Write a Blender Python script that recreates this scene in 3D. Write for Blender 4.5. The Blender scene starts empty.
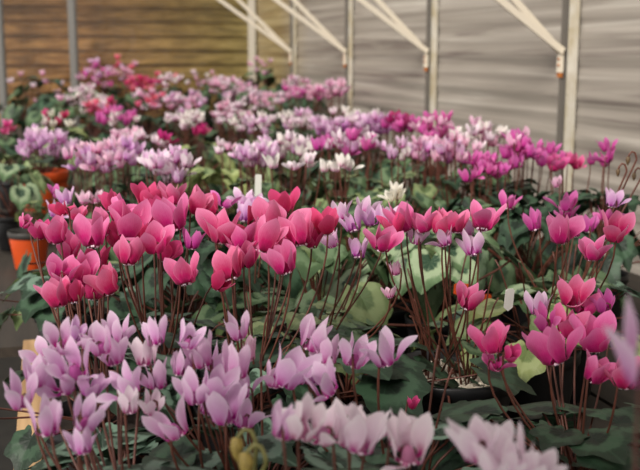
import bpy, math, random
from mathutils import Vector, Matrix, Euler
R = math.radians
rnd = random.Random(7)
C = bpy.context.scene.collection
U = rnd.uniform

# ------------------------------------------------------------------ camera
F = 1000.0
PITCH, YAW = 10.4, 16.7
CAM = Vector((0, 0, 1.35))
BENCH = 0.85
WX = 1.40          # inner face of the side wall
EY = 6.10          # end wall
cd = bpy.data.cameras.new('camera'); cam = bpy.data.objects.new('camera', cd); C.objects.link(cam)
cam.location = CAM; cam.rotation_euler = (R(90-PITCH), 0, R(-YAW))
cd.sensor_width = 36; cd.lens = F/640*36; cd.clip_start = .02
cd.dof.use_dof = True; cd.dof.focus_distance = 1.05; cd.dof.aperture_fstop = 9.0
bpy.context.scene.camera = cam
MW = Euler((R(90-PITCH), 0, R(-YAW))).to_matrix()
def at(px, py, d):
    return CAM + MW @ Vector(((px-320)/F*d, (235-py)/F*d, -d))
def depth_for(px, py, drop):
    z = -(MW @ Vector(((px-320)/F, (235-py)/F, -1))).z
    return drop/max(z, 1e-3)

# ------------------------------------------------------------------ materials
def srgb(h):
    h = h.lstrip('#'); v = [int(h[i:i+2], 16)/255 for i in (0, 2, 4)]
    return tuple((c/12.92 if c <= .04045 else ((c+.055)/1.055)**2.4) for c in v)+(1,)
class NT:
    def __init__(s, name):
        s.m = bpy.data.materials.new(name); s.m.use_nodes = True
        s.t = s.m.node_tree; s.b = s.t.nodes['Principled BSDF']; s.out = s.t.nodes['Material Output']
    def n(s, typ, **kw):
        x = s.t.nodes.new(typ)
        for k, v in kw.items():
            if k.startswith('i_'):
                k = k[2:]; x.inputs[int(k) if k.isdigit() else k.replace('_', ' ')].default_value = v
            else: setattr(x, k, v)
        return x
    def l(s, a, b): s.t.links.new(a, b)
    def ramp(s, fac, stops):
        r = s.n('ShaderNodeValToRGB'); e = r.color_ramp.elements
        while len(e) < len(stops): e.new(.5)
        for el, (p, c) in zip(e, stops): el.position = p; el.color = c if len(c) == 4 else tuple(c)+(1,)
        s.l(fac, r.inputs[0]); return r.outputs[0]
def plain(name, col, rough=.5, metal=0, noise=0, nscale=40, spec=.5):
    k = NT(name); c = srgb(col); k.b.inputs['Roughness'].default_value = rough
    k.b.inputs['Metallic'].default_value = metal; k.b.inputs['Specular IOR Level'].default_value = spec
    if noise:
        tc = k.n('ShaderNodeTexCoord'); nz = k.n('ShaderNodeTexNoise', i_Scale=nscale, i_Detail=4.0)
        k.l(tc.outputs['Object'], nz.inputs['Vector'])
        a = tuple(x*(1-noise) for x in c[:3])+(1,); b = tuple(min(1, x*(1+noise)) for x in c[:3])+(1,)
        k.l(k.ramp(nz.outputs[0], [(.3, a), (.7, b)]), k.b.inputs['Base Color'])
    else: k.b.inputs['Base Color'].default_value = c
    return k.m

def petal_mat(name, base, mid, tip, var=.12):
    k = NT(name)
    uv = k.n('ShaderNodeUVMap'); sx = k.n('ShaderNodeSeparateXYZ'); k.l(uv.outputs[0], sx.inputs[0])
    nz = k.n('ShaderNodeTexNoise', i_Scale=9.0, i_Detail=2.0); k.l(uv.outputs[0], nz.inputs['Vector'])
    ad = k.n('ShaderNodeMath', operation='MULTIPLY_ADD', i_1=.16, i_2=-.08); k.l(nz.outputs[0], ad.inputs[0])
    ed = k.n('ShaderNodeMath', operation='SUBTRACT', i_1=.5); k.l(sx.outputs[0], ed.inputs[0])
    eb = k.n('ShaderNodeMath', operation='ABSOLUTE'); k.l(ed.outputs[0], eb.inputs[0])
    ec = k.n('ShaderNodeMath', operation='POWER', i_1=3.0); k.l(eb.outputs[0], ec.inputs[0])
    ee = k.n('ShaderNodeMath', operation='MULTIPLY_ADD', i_1=2.2); k.l(ec.outputs[0], ee.inputs[0]); k.l(sx.outputs[1], ee.inputs[2])
    a2 = k.n('ShaderNodeMath', operation='ADD'); k.l(ee.outputs[0], a2.inputs[0]); k.l(ad.outputs[0], a2.inputs[1])
    col = k.ramp(a2.outputs[0], [(0, srgb(base)), (.20, srgb(base)), (.42, srgb(mid)), (.95, srgb(tip))])
    # fine veins that run along the petal
    wv = k.n('ShaderNodeMath', operation='MULTIPLY', i_1=70.0); k.l(sx.outputs[0], wv.inputs[0])
    sn = k.n('ShaderNodeMath', operation='SINE'); k.l(wv.outputs[0], sn.inputs[0])
    oi = k.n('ShaderNodeObjectInfo')
    hv = k.n('ShaderNodeHueSaturation'); k.l(col, hv.inputs['Color'])
    mr = k.n('ShaderNodeMapRange', i_3=1-var, i_4=1+var*.7); k.l(oi.outputs['Random'], mr.inputs[0])
    vv = k.n('ShaderNodeMath', operation='MULTIPLY_ADD', i_1=.025); k.l(sn.outputs[0], vv.inputs[0]); k.l(mr.outputs[0], vv.inputs[2])
    k.l(vv.outputs[0], hv.inputs['Value'])
    hr = k.n('ShaderNodeMapRange', i_3=.49, i_4=.512)
    fr = k.n('ShaderNodeMath', operation='FRACT'); m7 = k.n('ShaderNodeMath', operation='MULTIPLY', i_1=7.3)
    k.l(oi.outputs['Random'], m7.inputs[0]); k.l(m7.outputs[0], fr.inputs[0]); k.l(fr.outputs[0], hr.inputs[0]); k.l(hr.outputs[0], hv.inputs['Hue'])
    k.l(hv.outputs[0], k.b.inputs['Base Color'])
    k.b.inputs['Roughness'].default_value = .55; k.b.inputs['Specular IOR Level'].default_value = .25
    k.b.inputs['Sheen Weight'].default_value = .15
    tr = k.n('ShaderNodeBsdfTranslucent'); k.l(hv.outputs[0], tr.inputs[0])
    mx = k.n('ShaderNodeMixShader', i_0=.38); k.l(k.b.outputs[0], mx.inputs[1]); k.l(tr.outputs[0], mx.inputs[2])
    k.l(mx.outputs[0], k.out.inputs[0])
    return k.m
PET = dict(
    magenta=petal_mat('magenta_petal', '#8E0448', '#CE1E74', '#F490C0'),
    red=petal_mat('crimson_petal', '#8E063C', '#C41A60', '#E85A94'),
    deep=petal_mat('wine_petal', '#7A0440', '#A80E60', '#C83884'),
    coral=petal_mat('coral_petal', '#B81848', '#E0507C', '#F08CA4'),
    purple=petal_mat('purple_pink_petal', '#A00C70', '#CC3E9C', '#E680C4'),
    pink=petal_mat('pink_petal', '#A00C58', '#D42C84', '#F084BC'),
    lilac=petal_mat('lilac_petal', '#B8108C', '#DCA0D2', '#F2D8EE'),
    mauve=petal_mat('mauve_petal', '#A01C90', '#CC88C8', '#EAC6E6'),
    pale=petal_mat('pale_pink_petal', '#C03484', '#EAA8CC', '#F8D4E6'),
    blush=petal_mat('blush_white_petal', '#B82C84', '#EED2E4', '#F8ECF2', .06),
    white=petal_mat('white_petal', '#D87CB0', '#F2E6E6', '#F8F4EE', .05),
    ivory=petal_mat('ivory_petal', '#E8DCC0', '#F4EEE0', '#F8F4EA', .05))
M_DOT = plain('pale_auricle', '#F4D8E8', .5)
M_STEM = plain('reddish_brown_stem', '#5E3428', .5, noise=.3, nscale=60)
M_STEMG = plain('olive_stem', '#7E7A44', .5, noise=.3, nscale=60)
M_BUD = plain('yellow_green_bud', '#94803E', .55, noise=.25, nscale=300)
M_SEED = plain('olive_brown_seed_pod', '#5E4A32', .6, noise=.2, nscale=200)
M_BLACK = plain('black_plastic', '#1A1A1C', .38)
M_ORANGE = plain('orange_plastic', '#D4501C', .45, noise=.12, nscale=20)
M_DORANGE = plain('weathered_red_plastic', '#8C3420', .5, noise=.2, nscale=20)
M_RIM = plain('dark_grey_plastic', '#3C3A38', .45)
M_SOIL = plain('potting_compost', '#2A2019', .9, noise=.5, nscale=90)
M_GRIT = plain('pale_grit', '#CCC2B2', .8, noise=.35, nscale=300)
M_TAG = plain('white_plastic', '#DCDCD4', .4)

def leaf_mat(name, edge, band, centre, dark, silver=.8):
    k = NT(name)
    uv = k.n('ShaderNodeUVMap')              # uv = blade plane, centre at .5,.5 ; length of vector = 0..1
    mp = k.n('ShaderNodeVectorMath', operation='SUBTRACT'); mp.inputs[1].default_value = (.5, .5, 0); k.l(uv.outputs[0], mp.inputs[0])
    ln = k.n('ShaderNodeVectorMath', operation='LENGTH'); k.l(mp.outputs[0], ln.inputs[0])
    oi = k.n('ShaderNodeObjectInfo')
    of = k.n('ShaderNodeVectorMath', operation='SCALE'); of.inputs['Scale'].default_value = 20
    cb = k.n('ShaderNodeCombineXYZ'); k.l(oi.outputs['Random'], cb.inputs[0]); k.l(cb.outputs[0], of.inputs[0])
    va = k.n('ShaderNodeVectorMath', operation='ADD'); k.l(uv.outputs[0], va.inputs[0]); k.l(of.outputs[0], va.inputs[1])
    nz = k.n('ShaderNodeTexNoise', i_Scale=9.0, i_Detail=3.0, i_Roughness=.6); k.l(va.outputs[0], nz.inputs['Vector'])
    a = k.n('ShaderNodeMath', operation='MULTIPLY_ADD', i_1=.42, i_2=-.21); k.l(nz.outputs[0], a.inputs[0])
    b = k.n('ShaderNodeMath', operation='MULTIPLY_ADD', i_1=2.0); k.l(ln.outputs['Value'], b.inputs[0]); k.l(a.outputs[0], b.inputs[2])
    e, bd, ce, dk = map(srgb, (edge, band, centre, dark))
    col = k.ramp(b.outputs[0], [(.0, ce), (.30, ce), (.40, bd), (.62, bd), (.74, e), (1.0, dk)])
    # pale veins radiating from the stalk
    sp = k.n('ShaderNodeSeparateXYZ'); k.l(mp.outputs[0], sp.inputs[0])
    an = k.n('ShaderNodeMath', operation='ARCTAN2'); k.l(sp.outputs[1], an.inputs[0]); k.l(sp.outputs[0], an.inputs[1])
    a7 = k.n('ShaderNodeMath', operation='MULTIPLY', i_1=9.0); k.l(an.outputs[0], a7.inputs[0])
    cs = k.n('ShaderNodeMath', operation='COSINE'); k.l(a7.outputs[0], cs.inputs[0])
    pw = k.ramp(cs.outputs[0], [(.93, (0, 0, 0)), (1.0, (.35, .35, .35))])
    mx = k.n('ShaderNodeMix', data_type='RGBA'); k.l(pw, mx.inputs[0]); k.l(col, mx.inputs[6]); mx.inputs[7].default_value = bd
    hv = k.n('ShaderNodeHueSaturation'); k.l(mx.outputs[2], hv.inputs['Color'])
    mr = k.n('ShaderNodeMapRange', i_3=.8, i_4=1.15); k.l(oi.outputs['Random'], mr.inputs[0]); k.l(mr.outputs[0], hv.inputs['Value'])
    k.l(hv.outputs[0], k.b.inputs['Base Color'])
    k.b.inputs['Roughness'].default_value = .5; k.b.inputs['Specular IOR Level'].default_value = .35
    bp = k.n('ShaderNodeBump', i_Strength=.35, i_Distance=.002); k.l(nz.outputs[0], bp.inputs['Height']); k.l(bp.outputs[0], k.b.inputs['Normal'])
    tr = k.n('ShaderNodeBsdfTranslucent'); k.l(hv.outputs[0], tr.inputs[0])
    m2 = k.n('ShaderNodeMixShader', i_0=.15); k.l(k.b.outputs[0], m2.inputs[1]); k.l(tr.outputs[0], m2.inputs[2])
    k.l(m2.outputs[0], k.out.inputs[0])
    return k.m
LM = dict(
    dark=leaf_mat('dark_green_leaf', '#243A28', '#3C5640', '#1A2A1E', '#203222'),
    marbled=leaf_mat('marbled_leaf', '#243C2A', '#6C8674', '#203426', '#223826'),
    silver=leaf_mat('silver_banded_leaf', '#66805A', '#92A482', '#2A4430', '#4A6440'),
    light=leaf_mat('grey_green_leaf', '#6C7E50', '#869668', '#586C44', '#5A6C42'),
    lime=leaf_mat('yellow_green_leaf', '#8C985A', '#A0AC74', '#6E804A', '#76844A'),
    mid=leaf_mat('mid_green_leaf', '#405636', '#5E7454', '#304630', '#344A2C'))

# ------------------------------------------------------------------ mesh helpers
class MB:
    def __init__(s): s.v = []; s.f = []; s.mi = []; s.uv = []
    def grid(s, rows, uvs=None, mi=0, close=False):
        b = len(s.v); nr, nc = len(rows), len(rows[0])
        for r in rows: s.v += [tuple(p) for p in r]
        for i in range(nr-1):
            for j in range(nc if close else nc-1):
                j2 = (j+1) % nc
                s.f.append((b+i*nc+j, b+i*nc+j2, b+(i+1)*nc+j2, b+(i+1)*nc+j)); s.mi.append(mi)
                if uvs: s.uv.append([uvs[i][j], uvs[i][j2], uvs[i+1][j2], uvs[i+1][j]])
                else: s.uv.append([(0, 0)]*4)
        return b
    def face(s, pts, mi=0):
        b = len(s.v); s.v += [tuple(p) for p in pts]; s.f.append(tuple(range(b, b+len(pts)))); s.mi.append(mi); s.uv.append([(0, 0)]*len(pts))
    def box(s, lo, hi, mi=0, m=None):
        b = len(s.v); P = [Vector((x, y, z)) for x in (lo[0], hi[0]) for y in (lo[1], hi[1]) for z in (lo[2], hi[2])]
        if m: P = [m @ p for p in P]
        s.v += [tuple(p) for p in P]
        for f in ((0, 1, 3, 2), (4, 6, 7, 5), (0, 4, 5, 1), (2, 3, 7, 6), (0, 2, 6, 4), (1, 5, 7, 3)):
            s.f.append(tuple(b+i for i in f)); s.mi.append(mi); s.uv.append([(0, 0)]*4)
    def bar(s, a, b, w, h, mi=0):
        a, b = Vector(a), Vector(b); d = b-a
        q = d.to_track_quat('X', 'Z').to_matrix().to_4x4(); q.translation = a
        s.box((0, -w/2, -h/2), (d.length, w/2, h/2), mi, q)
    def tube(s, pts, r, n=6, mi=0):
        pts = [Vector(p) for p in pts]; rows = []
        ref = Vector((.3, .9, .1)).normalized()
        for i, p in enumerate(pts):
            t = (pts[min(i+1, len(pts)-1)]-pts[max(i-1, 0)]).normalized()
            a = t.cross(ref)
            if a.length < .1: a = t.cross(Vector((1, 0, 0)))
            a.normalize(); b = t.cross(a); rr = r[i] if isinstance(r, (list, tuple)) else r
            rows.append([p+(a*math.cos(k*2*math.pi/n)+b*math.sin(k*2*math.pi/n))*rr for k in range(n)])
        b0 = s.grid(rows, mi=mi, close=True)
        s.f.append(tuple(b0+k for k in range(n))[::-1]); s.mi.append(mi); s.uv.append([(0, 0)]*n)
        e = b0+(len(rows)-1)*n
        s.f.append(tuple(e+k for k in range(n))); s.mi.append(mi); s.uv.append([(0, 0)]*n)
    def lathe(s, prof, n=24, mi=0, c=(0, 0, 0)):
        rows = [[(c[0]+r*math.cos(k*2*math.pi/n), c[1]+r*math.sin(k*2*math.pi/n), c[2]+z) for k in range(n)] for r, z in prof]
        s.grid(rows, mi=mi, close=True)
    def ball(s, c, r, n=6, mi=0, sq=(1, 1, 1)):
        rows = []
        for i in range(n+1):
            a = math.pi*i/n; rr = max(math.sin(a), .02)
            rows.append([(c[0]+r*sq[0]*rr*math.cos(k*math.pi*2/(n+2)), c[1]+r*sq[1]*rr*math.sin(k*math.pi*2/(n+2)), c[2]-r*sq[2]*math.cos(a)) for k in range(n+2)])
        s.grid(rows, mi=mi, close=True)
    def mesh(s, name, mats, smooth=True):
        me = bpy.data.meshes.new(name); me.from_pydata(s.v, [], s.f)
        for m in mats: me.materials.append(m)
        me.polygons.foreach_set('material_index', s.mi)
        uvl = me.uv_layers.new(name='UVMap'); flat = [c for f in s.uv for p in f for c in p]
        uvl.data.foreach_set('uv', flat)
        if smooth: me.polygons.foreach_set('use_smooth', [True]*len(me.polygons))
        me.update(); return me
def link(name, me, parent=None, loc=None, rot=None, sc=None):
    o = bpy.data.objects.new(name, me); C.objects.link(o)
    if parent: o.parent = parent
    if loc is not None: o.location = loc
    if rot is not None: o.rotation_euler = rot
    if sc is not None: o.scale = (sc, sc, sc) if isinstance(sc, (int, float)) else sc
    return o
def tag(o, label, cat, group=None):
    o['label'] = label; o['category'] = cat
    if group: o['group'] = group
    return o
def struct(name, me): o = link(name, me); o['kind'] = 'structure'; return o

# ------------------------------------------------------------------ flowers
def petal(mb, az, L, W, flare, twist, curl, r0=.0034, nu=9, nv=6):
    """one reflexed petal: leaves the mouth downwards and sweeps up; blade broad and pointed"""
    rows, uvs = [], []
    # centre line in (rho, z)
    p = Vector((r0, 0, .0006)); ang = R(-35); pts = []; tang = []
    for i in range(nu+1):
        u = i/nu
        pts.append(p.copy()); tang.append(ang)
        target = R(90)-flare*(.7+.3*u)-curl*max(0, u-.55)*2
        k = min(1, u*6)
        ang = R(-35)*(1-k)+target*k
        p = p+Vector((math.cos(ang), 0, math.sin(ang)))*(L/nu)
    prof = [(0, .30), (.1, .27), (.22, .46), (.36, .76), (.5, .95), (.62, 1.0), (.76, .86), (.88, .55), (.95, .30), (1.0, .03)]
    for i in range(nu+1):
        u = i/nu
        for (u0, w0), (u1, w1) in zip(prof, prof[1:]):
            if u0 <= u <= u1+1e-6: w = W*.5*(w0+(w1-w0)*(u-u0)/(u1-u0))
        tw = twist*max(0, u-.1)
        t = tang[i]; nrm = Vector((-math.sin(t), 0, math.cos(t)))  # points inwards/up
        side = Vector((0, 1, 0))
        s2 = side*math.cos(tw)+nrm*math.sin(tw); n2 = nrm*math.cos(tw)-side*math.sin(tw)
        row, ur = [], []
        for j in range(nv+1):
            v = j/nv*2-1
            q = pts[i]+s2*(v*w)+n2*(abs(v)**2*w*.32*math.sin(math.pi*u))
            row.append(Matrix.Rotation(az, 3, 'Z') @ q); ur.append((.5+v*.5, u))
        rows.append(row); uvs.append(ur)
    mb.grid(rows, uvs, 0)
def flower_geo(seed, opn, fat, lod=0):
    r = random.Random(seed); mb = MB(); n = 5; a0 = r.uniform(0, 6.28); tws = r.choice((1, -1))
    for k in range(n):
        az = a0+k*2*math.pi/n+r.uniform(-.22, .22)
        fl = R(opn)+R(r.uniform(-9, 14)); 
        if r.random() < .16: fl += R(r.uniform(15, 55))
        petal(mb, az, .0315*r.uniform(.88, 1.08), .0140*fat*r.uniform(.88, 1.1), fl, tws*r.uniform(.3, 1.3), R(r.uniform(-30, 32)),
              nu=11 if not lod else 7, nv=6 if not lod else 3)
    return mb
VAR = [(11, 8, .95), (12, 14, 1.0), (13, 20, .95), (14, 12, 1.05), (15, 26, 1.0), (16, 4, .95), (17, 17, 1.05), (18, 9, .88), (19, 15, .95), (20, 6, 1.0), (21, 22, 1.0)]
_fc = {}
def flower_mesh(kind, v, lod=0):
    k = (kind, v, lod)
    if k not in _fc:
        s, o, f = VAR[v]
        fat = f*(1.26 if kind in ('magenta', 'red', 'pink', 'coral') else .92)
        mb = flower_geo(s*3+(0 if kind != 'lilac' else 100), o, fat, lod)
        if lod: mb.ball((0, 0, .0005), .0042, 4)
        _fc[k] = mb.mesh(kind+'_flower', [PET[kind]])
    return _fc[k]
_mc = {}
def mouth_mesh(kind):
    if kind not in _mc:
        mb = MB(); mb.lathe([(.0005, .0085), (.0022, .008), (.0036, .005), (.0041, .002), (.0040, -.0006), (.0032, -.0015), (.0024, -.0004), (.0006, .002)], 14)
        for k in range(10):
            a = k*math.pi/5+(.12 if k % 2 else -.12); mb.ball((.0042*math.cos(a), .0042*math.sin(a), -.0010), .0011, 4, 1)
        _mc[kind] = mb.mesh('flower_mouth', [PET[kind], M_DOT])
    return _mc[kind]

def stem_pts(p0, p3, hook, n=9, bow=.25, rr=rnd):
    """crown p0 to flower mouth p3; passes beside it, hooks over and meets the tube from above"""
    p0, p3 = Vector(p0), Vector(p3); side = Vector((math.cos(hook), math.sin(hook), 0))
    a = p3+side*.0062+Vector((0, 0, .002))
    h = a.z-p0.z; out = Vector((a.x-p0.x, a.y-p0.y, 0))
    c1 = p0+out*.45+Vector((rr.uniform(-.012, .012), rr.uniform(-.012, .012), h*.35))
    c2 = a-Vector((0, 0, h*.35))+side*.004
    pts = []
    for i in range(n+1):
        t = i/n; pts.append(p0*(1-t)**3+c1*3*t*(1-t)**2+c2*3*t*t*(1-t)+a*t**3)
    for ang in (40, 90, 140, 178):
        q = R(ang); pts.append(p3+side*(.0062*(.5+.5*math.cos(q)))+Vector((0, 0, .004+.0042*math.sin(q))))
    return pts

# ------------------------------------------------------------------ leaves
_lc = {}
def leaf_mesh(kind, v):
    k = (kind, v)
    if k in _lc: return _lc[k]
    r = random.Random(v*17+5+len(kind)); mb = MB()
    lob = {'dark': .12, 'marbled': .11, 'silver': .02, 'light': .09, 'lime': .09, 'mid': .05}[kind]
    rad = [.030, .032, .027, .034, .030, .025][v % 6]
    reach = [.035, .055, .075, .095, .11, .02][v % 6]; ht = [.075, .065, .05, .04, .022, .085][v % 6]
    tilt = R([16, 28, 34, 40, 48, 6][v % 6]); droop = r.uniform(.25, .6)
    rings, seg = 6, 36
    ctr = Vector((reach, 0, ht))
    rows, uvs = [], []
    for i in range(rings+1):
        row, ur = [], []
        for j in range(seg):
            th = (j/seg)*2*math.pi-math.pi
            edge = (.76+.24*math.cos(th))*(1+lob*2.2*(abs((th*7/2/math.pi+.5) % 1-.5)*-2+.5))*(1-.72*math.exp(-((math.pi-abs(th))/.26)**2))
            edge *= 1+.22*math.exp(-(th/.28)**2)
            q = i/rings; x, y = q*edge*math.cos(th), q*edge*math.sin(th)
            z = -droop*.32*(x*x*.8+y*y)+.30*abs(y)*(1-q*.25)+.05*math.sin(th*3+v)*q*q+.02*math.sin(9*th)*q
            P = Vector((x*rad, y*rad, z*rad))
            P = Matrix.Rotation(tilt, 3, 'Y') @ P
            row.append(ctr+P+Vector((rad*.35, 0, 0))); ur.append((.5+x*.48, .5+y*.48))
        rows.append(row); uvs.append(ur)
    mb.grid(rows, uvs, 0, close=True)
    nx = rows[0][0]
    pts = [Vector((0, 0, 0)).lerp(nx, t)*1.0 + Vector((0, 0, math.sin(math.pi*t)*ht*.35*(1-t)))-Vector((0, 0, .0008)) for t in [i/6 for i in range(7)]]
    mb.tube(pts, .0011, 5, 1)
    _lc[k] = mb.mesh(kind+'_leaf', [LM[kind], M_STEM]); return _lc[k]

# ------------------------------------------------------------------ pots
_pc = {}
def pot_mesh(rad, h, mat, rim=None):
    k = (rad, h, mat.name)
    if k not in _pc:
        mb = MB(); rb = rad*.72
        mb.lathe([(.001, .004), (rb*.95, .003), (rb, .0), (rb+.001, .003), (rad*.955, h*.84)], 32)
        mb.lathe([(rad*.955, h*.84), (rad, h*.845), (rad*1.02, h*.99), (rad*1.005, h), (rad*.965, h), (rad*.93, h*.84), (rb*.9, .006), (.001, .005)], 32, 1 if rim else 0)
        me = mb.mesh('pot', [mat]+([rim] if rim else []))
        _pc[k] = me
    return _pc[k]
def disc_mesh(rad, mat, name, grit=0):
    mb = MB(); rows = [[(rad*i/5*math.cos(a*math.pi/12), rad*i/5*math.sin(a*math.pi/12), rnd.uniform(-.0025, .0025)+(.003 if i < 3 else 0)) for a in range(24)] for i in range(6)]
    mb.grid(rows, close=True)
    for _ in range(grit):
        a, q = U(0, 6.28), rad*.95*math.sqrt(U(.03, 1)); s = U(.0022, .0046)
        mb.ball((q*math.cos(a), q*math.sin(a), U(.001, .004)), s, 3, 0, (U(.8, 1.4), U(.7, 1.2), U(.6, 1)))
    return mb.mesh(name, [mat], smooth=not grit)
_sc = {}

# ------------------------------------------------------------------ a potted cyclamen
plants = []
specs = []
def plant(x, y, label, flowers=(), **kw):
    specs.append([x, y, label, flowers, kw]); return specs[-1]
POS = dict(leaf=0)
def settle():
    for it in range(400):
        for i, a in enumerate(specs):
            for b in specs[i+1:]:
                dx, dy = b[0]-a[0], b[1]-a[1]; d = math.hypot(dx, dy) or 1e-4
                m = (a[4].get('pr', .05)+b[4].get('pr', .05))*1.03+.004
                if d < m:
                    f = (m-d)/d*.5; ka, kb = (0 if a[4].get('pin') else 1), (0 if b[4].get('pin') else 1)
                    if ka+kb == 1: f *= 2
                    a[0] -= dx*f*ka; a[1] -= dy*f*ka; b[0] += dx*f*kb; b[1] += dy*f*kb
            p = a[4].get('pr', .05)
            a[0] = min(max(a[0], (.006 if a[1] < 1.72 else -.13)+p), 1.34-p); a[1] = min(max(a[1], .32+p), 5.76-p)
            if a[4].get('base', BENCH) > BENCH: a[1] = max(a[1], 4.36+p)
            elif a[1] > 4: a[1] = min(a[1], 4.30-p)
def build_plant(x, y, label, flowers=(), leaf='mid', nleaf=16, lsc=1.0, pr=.05, ph=.09, pot='black', near=False, grit=False, base=BENCH,
          buds=(), extra=0, crown_r=.016, leaf_rot=None, cat='cyclamen', xmin=0, lh=1.0, pin=False):
    """flowers: list of (world point of the mouth, height, kind, variant or None, yaw or None, tilt)"""
    root = link('potted_cyclamen', None, loc=(x, y, base)); root.empty_display_size = .05
    tag(root, label, cat, 'potted cyclamens standing on the bench')
    mat, rim = {'black': (M_BLACK, None), 'orange': (M_ORANGE, None), 'orangegrey': (M_ORANGE, M_RIM), 'rust': (M_DORANGE, None)}[pot]
    link('pot', pot_mesh(pr, ph, mat, rim), root)
    sk = (pr, grit)
    if sk not in _sc: _sc[sk] = disc_mesh(pr*.93, M_GRIT if grit else M_SOIL, 'soil', 240 if grit else 0)
    so = link('grit' if grit else 'soil', _sc[sk], root, (0, 0, ph*.86))
    if grit: so['kind'] = 'stuff'; so['label'] = 'pale gritty stone top dressing'
    top = ph*.86
    for i in range(nleaf):
        v = rnd.randrange(6)
        a = i*2.399963+U(-.3, .3)
        if leaf_rot and rnd.random() < leaf_rot[1]: a = leaf_rot[0]+U(-.9, .9)
        s = U(.85, 1.15)*lsc
        kd = leaf if isinstance(leaf, str) else rnd.choice(leaf)
        link('leaf', leaf_mesh(kd, v), root, (U(-.006, .006), U(-.006, .006), top), (U(-.2, .2), U(-.2, .2), a), (s, s, min(s, 1.0)*lh))
    sm = MB()
    org = Vector((x, y, base))
    for (P, h, kind, var, yaw, tilt) in flowers:
        p = Vector(P)-org
        var = rnd.randrange(len(VAR)) if var is None else var
        yaw = U(0, 6.28) if yaw is None else yaw
        sc = h/.030; hook = U(0, 6.28)
        a = U(0, 6.28); c0 = (crown_r*math.cos(a)*U(.2, 1), crown_r*math.sin(a)*U(.2, 1), top)
        pts = stem_pts(c0, p, hook)
        rot = (tilt[0]+U(-.15, .15), tilt[1]+U(-.15, .15), yaw)
        fo = link('flower', flower_mesh(kind, var, 0 if near else 1), root, p, rot, sc)
        if near:
            o = link('flower_mouth', mouth_mesh(kind), fo)
            m2 = MB(); m2.tube(pts, [.0013*(1-.35*i/len(pts)) for i in range(len(pts))], 6)
            me = m2.mesh('flower_stem', [M_STEM])
            st = link('flower_stem', me, fo)
            # stem points are in plant space: undo the flower's own transform
            Mf = Matrix.LocRotScale(p, Euler(rot), Vector((sc,)*3)); st.matrix_parent_inverse = Mf.inverted()
        else: sm.tube(pts[::2]+[pts[-1]], .0011, 4)
    for _ in range(extra):      # stalks whose flowers have dropped
        a = U(0, 6.28); q = U(.02, .09); hh = U(.05, .15)
        c0 = Vector((crown_r*math.cos(a), crown_r*math.sin(a), top)); e = Vector((q*math.cos(a+U(-.6, .6)), q*math.sin(a), top+hh))
        sm.tube([c0, c0.lerp(e, .4)+Vector((0, 0, .02)), c0.lerp(e, .8)+Vector((0, 0, .012)), e], .0011, 5)
    if sm.v: link('flower_stems', sm.mesh('flower_stems', [M_STEM]), root)
    for (P, big) in buds:
        p = Vector(P)-org; mb = MB()
        c0 = Vector((0, 0, top)); side = Vector((MW @ Vector((1, 0, 0)))); side.z = 0; side.normalize()
        pts = [c0.lerp(p+side*.012, t)+Vector((0, 0, math.sin(math.pi*t)*.01)) for t in [i/6 for i in range(7)]]
        for ang in (20, 60, 100, 140, 175): pts.append(p+side*(.006+.006*math.cos(R(ang)))+Vector((0, 0, .012*math.sin(R(ang)))))
        mb.tube(pts, .0014, 6)
        bo = link('bud', None, root, p)
        b2 = MB(); b2.lathe([(.0003, -.010*big), (.0026*big, -.006*big), (.0044*big, 0), (.0036*big, .005*big), (.0006, .0065*big)], 12)
        bo.data = None
        bpy.data.objects.remove(bo)
        bo = link('bud', b2.mesh('bud', [M_BUD if big >= 1 else M_SEED]), root, p)
        st = link('bud_stem', mb.mesh('bud_stem', [M_STEMG if big >= 1 else M_STEM]), bo); st.location = -p
    plants.append(root); return root

def T(roll=0):  # tilt in the picture plane is random per flower unless asked for
    return (0, roll)
def near_flowers(lst, d0, py0, slope=.0015, jit=.02):
    out = []
    for it in lst:
        px, py, h, kind = it[:4]; h *= 1.06; dd = it[4] if len(it) > 4 else 0; var = it[5] if len(it) > 5 else None
        d = d0-(py-py0)*slope+U(-jit, jit)+dd
        # py is the flower's middle: its mouth sits half a height lower
        hm = h*d/F
        P = at(px, py+h*.42, d)
        out.append((P, hm, kind, var, None, (U(-.36, .36), U(-.36, .36))))
    return out
def centre(fl, dx=0, dy=0):
    return sum(f[0].x for f in fl)/len(fl)+dx, sum(f[0].y for f in fl)/len(fl)+dy

# ================================================================== NEAR PLANTS
# magenta drift in the middle of the picture, three plants
fA = near_flowers([(24, 220, 15, 'magenta', .2), (40, 229, 20, 'red'), (57, 227, 31, 'magenta'), (64, 207, 18, 'red'), (93, 231, 33, 'magenta'),
    (62, 267, 30, 'magenta'), (82, 266, 34, 'magenta'), (60, 291, 32, 'magenta'), (75, 290, 26, 'red'), (110, 277, 33, 'magenta'), (92, 289, 22, 'red', .03),
    (103, 222, 30, 'magenta', .05), (77, 212, 18, 'magenta', .1), (70, 245, 26, 'pink', .04), (100, 256, 24, 'red', .06)], 1.05, 250)
x, y = centre(fA)
plant(x, y, 'potted cyclamen with magenta flowers, leftmost of the three magenta plants across the middle', fA, leaf=('dark', 'marbled'), nleaf=20, lsc=1.05, pr=.065, ph=.11, near=True)
fB = near_flowers([(129, 219, 38, 'magenta'), (117, 208, 27, 'magenta'), (129, 250, 30, 'magenta'), (155, 236, 32, 'magenta'), (175, 212, 36, 'magenta'),
    (146, 195, 26, 'red', .05), (172, 193, 26, 'magenta', .06), (196, 200, 28, 'magenta'), (186, 269, 32, 'magenta'), (165, 248, 26, 'red', .04),
    (119, 232, 28, 'red', .05), (160, 210, 30, 'red', .05), (140, 232, 26, 'red', .04), (192, 238, 22, 'purple', .06), (112, 200, 22, 'red', .08), (150, 216, 26, 'magenta', .02)], 1.12, 225)
x, y = centre(fB)
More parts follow.
